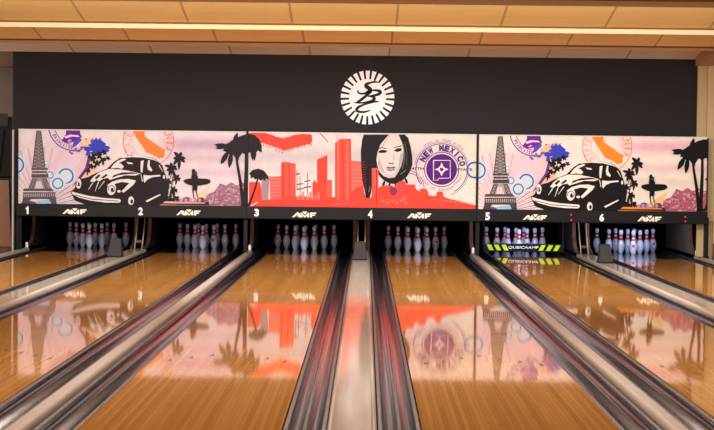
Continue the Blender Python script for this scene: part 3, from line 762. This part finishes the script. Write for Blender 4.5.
    A.poly([(168, 205), (184, 199), (196, 202), (208, 198), (222, 204), (208, 208), (186, 209)], (110, 80, 84))
    A.poly([(172, 210), (198, 212), (220, 208), (208, 218), (190, 221), (178, 217)], (150, 120, 122))
    A.poly([(184, 178), (196, 182), (208, 179), (212, 184), (196, 188), (182, 184)], (120, 104, 104))
    A.poly([(206, 130), (212, 150), (214, 170), (208, 168), (206, 150)], (190, 174, 172))
    A.poly([(240, 140), (252, 130), (250, 165), (236, 205), (214, 236), (230, 200)], (188, 174, 172))
    A.poly([(140, 150), (150, 190), (170, 232), (150, 225), (134, 190)], (196, 180, 178))
    A.up()
    for x, y, a, l in ((168, 262, 250, 40), (190, 276, 262, 30), (216, 276, 282, 30), (240, 266, 300, 34), (262, 250, 292, 36), (92, 340, 262, 22), (80, 336, 250, 20)): A.leaf(x, y, a, l, 12, K)
    A.line([(190, 50), (168, 78), (154, 108)], 2, (120, 112, 112)); A.line([(262, 80), (272, 130), (270, 190)], 3, (86, 80, 82)); A.line([(254, 90), (262, 150), (250, 210)], 2, (150, 140, 140))
    A.line([(90, 320), (96, 290)], 5, (150, 120, 118), 2); A.line([(80, 130), (76, 220)], 1.4, (60, 54, 56)); A.line([(240, 236), (268, 214)], 3, (140, 130, 130))
    # red city in front of her
    A.poly([(104, 206), (136, 206), (136, 400), (104, 400)], (255, 92, 78))
    A.poly([(0, 330), (30, 300), (60, 290), (76, 350), (104, 345), (136, 300), (152, 290), (182, 288), (206, 296), (238, 268), (262, 268), (268, 284), (310, 284), (316, 308), (330, 316), (340, 304), (364, 304), (374, 322), (376, 336), (410, 340), (416, 318), (442, 318), (446, 340), (470, 352), (520, 362), (560, 376), (610, 384), (610, 410), (0, 410)], RD)
    A.up()
    A.blob(206, 314, 26, 30, (150, 52, 76), n=18, jag=0.55, seed=3); A.blob(240, 300, 16, 22, (196, 78, 92), n=14, jag=0.5, seed=4); A.blob(180, 300, 14, 14, (196, 78, 92), n=12, jag=0.5, seed=9); A.blob(262, 350, 18, 18, (224, 96, 100), n=12, jag=0.5, seed=5)
    A.line([(108, 220), (108, 380)], 3, (236, 70, 60)); A.line([(126, 215), (126, 390)], 4, (90, 30, 36), 2)
    for k in range(6): A.poly([(150 + k*22, 356 + (k % 2)*10), (166 + k*22, 356 + (k % 2)*10), (166 + k*22, 368 + (k % 2)*10), (150 + k*22, 368 + (k % 2)*10)], (255, 112, 96))
    for k in range(7): A.line([(400 + k*26, 352 + k*3), (430 + k*26, 364 + k*2)], 2, (206, 140, 136))
    for k in range(12): A.line([(54 + k*0.5, 180 + k*12), (70 + k, 176 + k*12)], 2.5, (150, 40, 46))
    # palm crown and small palm that cross the joint from the left
    K = (36, 27, 28)  # black greyed by the same painted glare as the left unit
    A.zoom(205, 128, 5.243)
    A.up()
    A.poly([(200, 40), (225, 30), (260, 36), (286, 60), (298, 95), (296, 122), (284, 108), (272, 125), (258, 128), (246, 132), (232, 128), (214, 140), (196, 130)], K)
    for x, y, a, l, w in ((248, 100, 272, 72, 20), (262, 90, 268, 84, 18), (280, 80, 280, 46, 20), (270, 80, 300, 56, 20)):
        A.leaf(x, y, a, l, w, K)
    A.line([(278, 262), (262, 320), (244, 370), (228, 408)], 8, K, 12)
    A.poly([(232, 238), (250, 220), (280, 213), (310, 224), (330, 250), (334, 272), (318, 262), (316, 280), (302, 266), (292, 278), (280, 264), (262, 270), (254, 258), (238, 264), (240, 250)], K)

MP = print_mat('printed_panel')
UW = PW/2 - 0.018
def amf_tris(cx, cz, w, h):
    """wide slanted maker's letters, the middle one notched with a wedge"""
    def Q(pts): 
        v3 = [Vector((p[0], p[1], 0)) for p in pts]
        return [[(cx + (pts[i][0]-50)/100*w, cz + (pts[i][1]-50)/100*h) for i in t] for t in tessellate_polygon([v3])]
    T = []
    T += Q([(0, 0), (19, 84), (25, 84), (32, 60), (35, 0), (27, 0), (26, 16), (18, 16), (20.5, 32), (24.5, 32), (22.5, 56), (9, 0)])
    T += Q([(34.5, 0), (34.5, 74), (38, 84), (52, 22), (66, 84), (69, 74), (69, 0), (61, 0), (61, 38), (54, 0), (49, 0), (42.5, 38), (42.5, 0)])
    T += Q([(41, 100), (62, 100), (55.5, 62), (51.7, 50), (48, 62)])
    T += Q([(73, 0), (73, 84), (100, 84), (97, 62), (81, 62), (81, 50), (94, 50), (91.5, 28), (81, 28), (81, 0)])
    return T
def make_unit(k):
    xc = (k-1)*PW
    labs = ['printed masking panel with tower, stamps, car and surfer above lanes one and two',
            'printed masking panel with red skyline and dark haired woman, above lanes three and four',
            'printed masking panel with tower, stamps, car and surfer above lanes five and six']
    t = thing('masking_unit', labs[k], 'masking panel', (xc, 0, 0), 'printed masking units above the lanes')
    A = Art(xc-UW, xc+UW, dx=(2*PW if k == 2 else 0.0))
    if k == 1: art_city(A)
    else: art_road(A, k == 2)
    A.build('graphic_panel', MP, t, xc)
    bm = bmesh.new(); box(bm, -UW, UW, YM-0.03, YM+0.03, ZT+0.001, ZT+0.014)
    obj('lit_top_edge', bm, M['litedge'], t)  # pale strip put in for the lit top edge of the panel
    bm = bmesh.new()
    prism(bm, [(YM+0.03, ZG-0.003), (YM-0.045, ZG-0.003), (YM-0.045, ZB+0.012), (YM-0.033, ZB), (YM+0.03, ZB)], 'x', -UW-0.016, UW+0.016)
    obj('fascia', bm, M['fascia'], t)
    obj('side_frame', B(-UW-0.016, -UW-0.002, YM-0.028, YM+0.03, ZG-0.002, ZT), M['black'], t)
    obj('side_frame', B(UW+0.002, UW+0.016, YM-0.028, YM+0.03, ZG-0.002, ZT), M['black'], t)
    numx = ((27.2, 140.6), (256.6, 370.2), (487.6, 601.8))[k]; numy = ((210.2, 211.3), (212.6, 214.2), (216.3, 217.6))[k]
    lx = ((74.6, 188.6), (304.4, 419.2), (535, 649.6))[k]; ly = ((211.2, 212.4), (214.4, 215.4), (217.2, 218.6))[k]
    for q in range(2):
        v = at(numx[q], numy[q], YM-0.05)
        if (k, q) == (0, 0):
            solid_letters([[(v.x-xc + (p[0]-0.5)*0.05, v.z + (p[1]-0.5)*0.115) for p in t_] for t_ in
                           ([(0.38, 0), (0.9, 0), (0.9, 1)], [(0.38, 0), (0.9, 1), (0.5, 1)], [(0.38, 0), (0.5, 1), (0.38, 0.88)], [(0.38, 0.88), (0.05, 0.78), (0.38, 0.62)], [(0.05, 0.78), (0.05, 0.60), (0.38, 0.62)])], YM-0.051, 0.004, 'lane_number', M['white'], t)
        else: solid_letters(text_tris(str(2*k+q+1), v.x-xc, v.z, (0.068 if (k, q) != (0, 0) else 0.044), 0.115, bold=(0.045 if (k, q) != (0, 0) else 0.01)), YM-0.051, 0.004, 'lane_number', M['white'], t)
        v = at(lx[q], ly[q], YM-0.05)
        solid_letters(amf_tris(v.x-xc, v.z, 0.365, 0.086), YM-0.051, 0.004, 'maker_lettering', M['cream'], t)
    if k == 2:
        for x, y in ((571.2, 214.8), (571.2, 220.2), (685.4, 216.8), (685.4, 221.4)):
            v = at(x, y, YM-0.05); bm = bmesh.new()
            r = 0.012
            tube(bm, (v.x-xc, YM-0.054, v.z), (v.x-xc, YM-0.046, v.z), r, 12)
            obj('indicator_light', bm, M['led'], t)
    return t
for k in range(3): make_unit(k)

# ------------------------------------------------------------------ wall emblem
v = at(367.5, 97.6, -1.31)
em = thing('wall_emblem', 'round white sunburst emblem with dark script letters on the charcoal wall', 'sign', (v.x, -1.305, v.z))
bm = bmesh.new()
RE = 26.7/66.0; RI = 17.6/66.0
NR = 25
for k in range(NR):
    a = 2*math.pi*(k+0.25)/NR; ca, sa = math.cos(a), math.sin(a)
    pts = [(RI*0.9, -0.017), (RE, -0.032), (RE, 0.032), (RI*0.9, 0.017)]
    prism(bm, [(p[0]*ca - p[1]*sa, p[0]*sa + p[1]*ca) for p in pts], 'y', -0.012, 0.0)
obj('sunburst_rays', bm, M['emblemwhite'], em)
bm = bmesh.new()
prism(bm, [(RI*1.04*math.cos(a), RI*1.04*math.sin(a)) for a in [2*math.pi*i/48 for i in range(48)]], 'y', -0.013, 0.0)
obj('disc', bm, M['emblemwhite'], em)
def stroke(pts, ws):
    """smoothed brush stroke in the 430 px crop of the emblem -> flat triangles"""
    P = [Vector((p[0], p[1], 0)) for p in pts]; out = []; W_ = []
    n = len(P)
    for i in range(n-1):
        p0, p1, p2, p3 = P[max(0, i-1)], P[i], P[i+1], P[min(n-1, i+2)]
        for j in range(6):
            t = j/6
            out.append(0.5*((2*p1) + (p2-p0)*t + (2*p0-5*p1+4*p2-p3)*t*t + (3*p1-p0-3*p2+p3)*t*t*t)); W_.append(1.55*(ws[i]*(1-t) + ws[i+1]*t))
    out.append(P[-1]); W_.append(1.55*ws[-1])
    L_, R_ = [], []
    for i, p in enumerate(out):
        d = (out[min(len(out)-1, i+1)] - out[max(0, i-1)]).normalized(); nrm = Vector((-d.y, d.x, 0))
        L_.append(p + nrm*W_[i]/2); R_.append(p - nrm*W_[i]/2)
    def X(p): return ((p.x-211)/6.615/66.0, -(p.y-216)/6.615/66.0)
    T = []
    for i in range(len(out)-1):
        T += [[X(L_[i]), X(L_[i+1]), X(R_[i+1])], [X(L_[i]), X(R_[i+1]), X(R_[i])]]
    return T
SC = []
SC += stroke([(280, 116), (262, 112), (236, 116), (204, 128), (202, 142), (226, 160), (224, 176), (196, 188), (162, 190), (146, 180), (150, 168)], [3, 9, 8, 13, 17, 18, 17, 10, 8, 7, 4])
SC += stroke([(238, 176), (212, 196), (180, 222), (150, 244), (132, 250)], [8, 11, 13, 11, 3])
SC += stroke([(200, 176), (240, 168), (284, 170), (296, 182), (276, 196), (238, 204), (212, 206)], [4, 7, 12, 14, 12, 8, 4])
SC += stroke([(212, 206), (244, 210), (256, 222), (240, 238), (200, 248), (150, 252), (118, 250)], [5, 10, 14, 13, 9, 6, 3])
SC += stroke([(288, 244), (262, 242), (232, 250), (190, 262), (152, 280), (140, 298), (156, 310), (196, 310), (232, 298)], [3, 9, 7, 8, 12, 13, 11, 9, 4])
bm = bmesh.new()
for i, t_ in enumerate(SC):
    w3 = [bm.verts.new((p[0], -0.0145, p[1])) for p in t_]
    bm.faces.new(w3)
obj('script_lettering', bm, M['black'], em)

# ------------------------------------------------------------------ pit furniture
def kick_profile():
    return [(-0.40, 0.66), (-0.42, 0.40), (-0.46, 0.26), (-0.54, 0.16), (-0.68, 0.09), (-0.90, 0.055)]
def make_kick():
    t = thing('kickback_panel', '', 'kickback panel')
    pr = kick_profile()
    bm = prism(bmesh.new(), pr + [(-0.90, 0.04), (1.40, 0.04), (1.40, 0.66)], 'x', -0.026, 0.026)
    obj('side_board', bm, M['kick'], t)
    bm = bmesh.new()
    out = [(p[0]-0.016, p[1]+0.004) for p in pr]
    prism(bm, out + pr[::-1], 'x', -0.028, 0.028)
    obj('edge_band', bm, M['brown'], t)
    return t
k0 = make_kick(); n = 0
KX = [(-PW*1.5, 'brown edged kickback panel at the outer left side of lane one', 1), (-PW-0.105, 'brown edged kickback panel at the right side of lane one', 0), (-PW+0.105, 'brown edged kickback panel at the left side of lane two', 0),
      (-PW/2+0.0, 'brown edged kickback panel between lanes two and three', 1), (-0.105, 'brown edged kickback panel right of the pins on lane three', 0), (0.105, 'brown edged kickback panel left of the pins on lane four', 0),
      (PW/2, 'brown edged kickback panel between lanes four and five', 1), (PW-0.105, 'brown edged kickback panel at the right side of lane five', 0), (PW+0.105, 'brown edged kickback panel left of the pins on lane six', 0),
      (PW*1.5, 'brown edged kickback panel at the outer right side of lane six', 1)]
for x, lab, foot in KX:
    o = k0 if n == 0 else copy_tree(k0); n += 1
    o.location = (x, 0, 0); o['label'] = lab; o['group'] = 'kickback panels beside the pins'
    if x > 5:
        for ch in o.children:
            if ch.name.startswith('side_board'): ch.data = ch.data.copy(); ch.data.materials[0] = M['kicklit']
FOOT = [o for o in bpy.data.objects if o.name.startswith('kickback_panel') and any(abs(o.location.x - x) < 1e-4 for x, l, q in KX if q)]
for o in FOOT:
    bm = bmesh.new()
    tube(bm, (0, -0.93, 0.031), (0, -0.93, 0.095), 0.022, 12)
    bmesh.ops.create_uvsphere(bm, u_segments=12, v_segments=8, radius=0.022, matrix=Matrix.Translation((0, -0.93, 0.095)))
    p = obj('bumper_peg', bm, M['white'], o, smooth=True); p['label'] = 'white rounded peg'

# rails and hoods on the broad dividers
def make_rails():
    t = thing('rail_ladder', '', 'rails')
    for s in (-1, 1):
        bm = tube(bmesh.new(), (s*0.056, -0.92, 0.036), (s*0.056, -0.46, 0.66), 0.009, 10)
        obj('rail', bm, M['rail'], t, smooth=True)
    obj('cross_piece', B(-0.042, 0.042, -0.84, -0.80, 0.12, 0.16), M['brown'], t)
    return t
r0 = make_rails()
def make_hood():
    t = thing('ball_return_hood', '', 'hood')
    bm = bmesh.new()
    # tapering grey wedge with sloping front, open at the bottom
    lo = [(-0.098, -0.14), (0.098, -0.14), (0.094, 0.10), (-0.094, 0.10)]
    mid = [(-0.094, -0.125), (0.094, -0.125), (0.090, 0.10), (-0.090, 0.10)]
    hi = [(-0.070, -0.02), (0.070, -0.02), (0.068, 0.09), (-0.068, 0.09)]
    rows = []
    for ring_, z in ((lo, 0.012), (mid, 0.06), (hi, 0.255)):
        rows.append([bm.verts.new((p[0], p[1], z)) for p in ring_])
    for a in range(2):
        for i in range(4): bm.faces.new((rows[a][i], rows[a][(i+1) % 4], rows[a+1][(i+1) % 4], rows[a+1][i]))
    bm.faces.new(rows[2]); bm.faces.new(rows[0][::-1])
    obj('shell', bm, M['hood'], t, bevel=0.012, smooth=False)
    obj('base_plate', B(-0.100, 0.100, -0.15, 0.105, 0.0, 0.011), M['black'], t)
    return t
h0 = make_hood()
for i, (x, w) in enumerate(((-PW, 'one and two'), (0, 'three and four'), (PW, 'five and six'))):
    o = r0 if i == 0 else copy_tree(r0); o.location = (x, 0, 0)
    o['label'] = 'pair of pale leaning rails behind the hood between lanes %s' % w; o['group'] = 'rail pairs behind the hoods'
    o = h0 if i == 0 else copy_tree(h0); o.location = (x - 0.012, -3.0, 0.0355)
    o['label'] = 'grey tapered ball return hood standing on the divider between lanes %s' % w; o['group'] = 'ball return hoods on the dividers'

# posts under the masking joints and at both ends
for i, (x, w0, m, lab, nm) in enumerate(((-PW/2-0.02, 0.028, 'black', 'slim black post under the masking joint between lanes two and three', 0), (PW/2+0.02, 0.028, 'black', 'slim black post under the masking joint between lanes four and five', 0),
                             (PW*1.5+0.01, 0.03, 'black', 'slim black post at the right end of the masking row', 0))):
    o = obj('support_post', B(x-w0, x+w0, YM+0.05, YM+0.12, 0.035, ZB+0.1), M[m])
    tag(o, lab, 'post', 'posts carrying the masking row')
o = obj('end_post', B(-PW*1.5-0.075, -PW*1.5-0.05, YM-0.02, YM+0.03, -0.17, ZT), M['alu'])
tag(o, 'pale grey upright metal post at the left end of the masking row', 'post')
o = obj('masking_end_board', B(-PW*1.5-0.049, -PW*1.5+0.04, YM+0.12, YM+0.14, 0.035, ZB+0.1), M['black'])
tag(o, 'black end panel beside the pale post left of lane one', 'panel')

# ------------------------------------------------------------------ pins
PROF = [(0.0, 0.0), (0.0255, 0.0), (0.0285, 0.006), (0.036, 0.019), (0.0455, 0.045), (0.0530, 0.0715), (0.0592, 0.098), (0.0605, 0.114), (0.0592, 0.132), (0.0548, 0.158), (0.0470, 0.185),
        (0.0375, 0.2127), (0.0318, 0.226), (0.0312, 0.228), (0.0268, 0.243), (0.0250, 0.250), (0.0240, 0.262), (0.0234, 0.272), (0.0236, 0.286), (0.0240, 0.290), (0.0262, 0.304), (0.0298, 0.324), (0.0320, 0.340), (0.0322, 0.347), (0.0305, 0.360), (0.0255, 0.371), (0.016, 0.3785), (0.0, 0.381)]
def pin_mesh(marked):
    bm = bmesh.new(); seg = 24
    rows = []
    for r, z in PROF:
        if r == 0: rows.append([bm.verts.new((0, 0, z))])
        else: rows.append([bm.verts.new((r*math.cos(2*math.pi*i/seg), r*math.sin(2*math.pi*i/seg), z)) for i in range(seg)])
    for a in range(len(rows)-1):
        zm = (PROF[a][1] + PROF[a+1][1])/2
        red = 0.213 < zm <= 0.250 or 0.272 <= zm <= 0.304
        for i in range(seg):
            j = (i+1) % seg
            if len(rows[a]) == 1: fc = bm.faces.new((rows[a][0], rows[a+1][j], rows[a+1][i]))
            elif len(rows[a+1]) == 1: fc = bm.faces.new((rows[a][i], rows[a][j], rows[a+1][0]))
            else: fc = bm.faces.new((rows[a][i], rows[a][j], rows[a+1][j], rows[a+1][i]))
            mk = marked and 0.11 < zm < 0.15 and i in (16, 17, 18)
            fc.material_index = 1 if red or mk else 0
            fc.smooth = True
    bmesh.ops.recalc_face_normals(bm, faces=bm.faces[:])
    me = bpy.data.meshes.new('bowling_pin'); bm.to_mesh(me); bm.free()
    me.materials.append(M['pinwhite']); me.materials.append(M['pinred'])
    return me
PM = (pin_mesh(False), pin_mesh(True))
ROWS = [('head pin at the very front', 0, 0), ('second row, left pin', -1, 1), ('second row, right pin', 1, 1), ('third row, left pin', -2, 2), ('third row, middle pin', 0, 2), ('third row, right pin', 2, 2),
        ('back row, far left pin', -3, 3), ('back row, second pin from left', -1, 3), ('back row, second pin from right', 1, 3), ('back row, far right pin', 3, 3)]
MARK = {0: (3,), 1: (2,), 2: (6,), 3: (5,), 4: (2, 3), 5: (0, 9)}
pin0 = None
for i, x in enumerate(LX):
    for q, (lab, dx, row) in enumerate(ROWS):
        mk = q in MARK[i]
        if pin0 is None:
            pin0 = bpy.data.objects.new('bowling_pin', PM[0]); o = pin0
        else: o = pin0.copy()
        col.objects.link(o)
        o.data = PM[1] if mk else PM[0]
        o.location = (x*0.991 + (-0.015, 0.008, -0.022, 0.004, -0.03, 0.0)[i] + dx*0.1524, row*0.2640 - 0.28, -0.001); o.rotation_euler = (0, 0, math.radians(-22 + 44*((q*37 + i*11) % 10)/10))
        tag(o, 'white bowling pin with red neck bands on lane %s, %s' % (NUMW[i], lab), 'bowling pin', 'racked pins on lane %s' % NUMW[i])

# ------------------------------------------------------------------ sweep bar on lane five
sb = thing('sweep_bar', 'black sweep bar with yellow hazard stripes lowered before the pins of lane five', 'sweep bar', (2.526, -0.62, -0.006))
hw = 0.606
bm = B(-hw, hw, -0.02, 0.02, 0.045, 0.172); obj('bar', bm, M['barblack'], sb, bevel=0.006)
tr = []
for s in (-1, 1):
    for k in range(3):
        x = s*(0.575 - k*0.115)
        tr += [[(x, 0.155), (x - s*0.068, 0.155), (x - s*0.112, 0.066)], [(x, 0.155), (x - s*0.112, 0.066), (x - s*0.044, 0.066)]]
for k in range(0, 12, 2): solid_letters(tr[k:k+2], -0.0225, 0.002, 'hazard_stripe', M['yellow'], sb)
solid_letters(text_tris('QUBICAAMF', 0, 0.112, 0.47, 0.046, bold=0.0, shear=0.2), -0.0225, 0.002, 'maker_lettering', M['white'], sb)
for s in (-1, 1):
    bm = bmesh.new(); box(bm, s*0.615-0.012, s*0.615+0.012, -0.02, 0.02, 0.05, 0.64)
    obj('arm', bm, M['barblack'], sb)

# ------------------------------------------------------------------ far left corner: machine and boards
mc = thing('pinsetter_cabinet', 'black machine housing on a shelf at the far left edge', 'machine', (-5.75, -0.3, 0))
bm = bmesh.new(); box(bm, -0.5, 0.26, -0.2, 0.5, 1.10, 2.05); obj('housing', bm, M['black'], mc, bevel=0.02)
obj('cover', B(-0.5, 0.20, -0.24, -0.205, 1.90, 2.10), M['kick'], mc)
for k in range(4):
    bm = tube(bmesh.new(), (-0.3+k*0.12, -0.26, 1.2), (-0.26+k*0.13, -0.23, 1.85), 0.02, 8); obj('hose', bm, M['gap'], mc)
obj('stand', B(-0.5, 0.30, -0.1, 0.5, 0.021, 1.099), M['kick'], mc)
bm = bmesh.new()
prism(bm, [(-0.6, 0.03), (0.14, 0.03), (0.085, 1.06), (-0.6, 1.06)], 'y', 0, 0.03)
o = obj('wooden_board', bm, M['boardwood']); o.location = (-5.58, -0.75, 0)
tag(o, 'brown wooden board standing at the far left edge below the machine', 'board')

# ------------------------------------------------------------------ light
w = bpy.data.worlds.new('world'); scene.world = w; w.use_nodes = True
bgn = w.node_tree.nodes['Background']; bgn.inputs[0].default_value = (1.0, 0.955, 0.92, 1); bgn.inputs[1].default_value = 1.0
def area(name, loc, target, sx, sy, e, c):
    l = bpy.data.lights.new(name, 'AREA'); l.shape = 'RECTANGLE'; l.size = sx; l.size_y = sy; l.energy = e; l.color = c
    o = bpy.data.objects.new(name, l); col.objects.link(o); o.location = loc
    o.rotation_euler = (Vector(target) - Vector(loc)).to_track_quat('-Z', 'Y').to_euler()
    return o
area('fill_front', (0, -9.5, 3.10), (0, -1.6, 0.9), 10, 0.8, 540, (0.92, 0.96, 1.0))  # unseen fill, added to brighten the printed panels
area('fill_far_lanes', (0, -5.6, 3.2), (0, -6.2, 0), 10, 0.5, 190, (1.0, 0.97, 0.95))  # unseen lamp above the ceiling lip, added to lift the far lanes
area('fill_mid', (0, -14.3, 2.90), (0, -14.0, 0), 10, 1.2, 205, (1.0, 0.93, 0.84))  # added fill over the lanes, out of view
area('fill_rear', (-6, -22, 3.1), (-2, -10.0, 1.0), 4, 2.0, 520, (1.0, 0.90, 0.78))  # unseen fill added at the rear left, favours the left of the wall
area('fill_ceiling', (0, -20.0, 2.3), (0, -5.0, 3.1), 15, 0.8, 60, (1.0, 0.95, 0.88))  # added uplight, out of view, brightens the ceiling bands
for i, x in enumerate(LX):
    e = 0.75 if i < 4 else 15.0
    area('pin_light', (x, -0.95, 0.665), (x, 0.35, 0.12), 0.9, 0.05, e, (0.76, 0.70, 1.0) if i < 4 else (0.52, 0.66, 1.0))

scene.view_settings.view_transform = 'Standard'
scene.view_settings.look = 'None'
scene.view_settings.exposure = 0.0
scene.cycles.max_bounces = 8
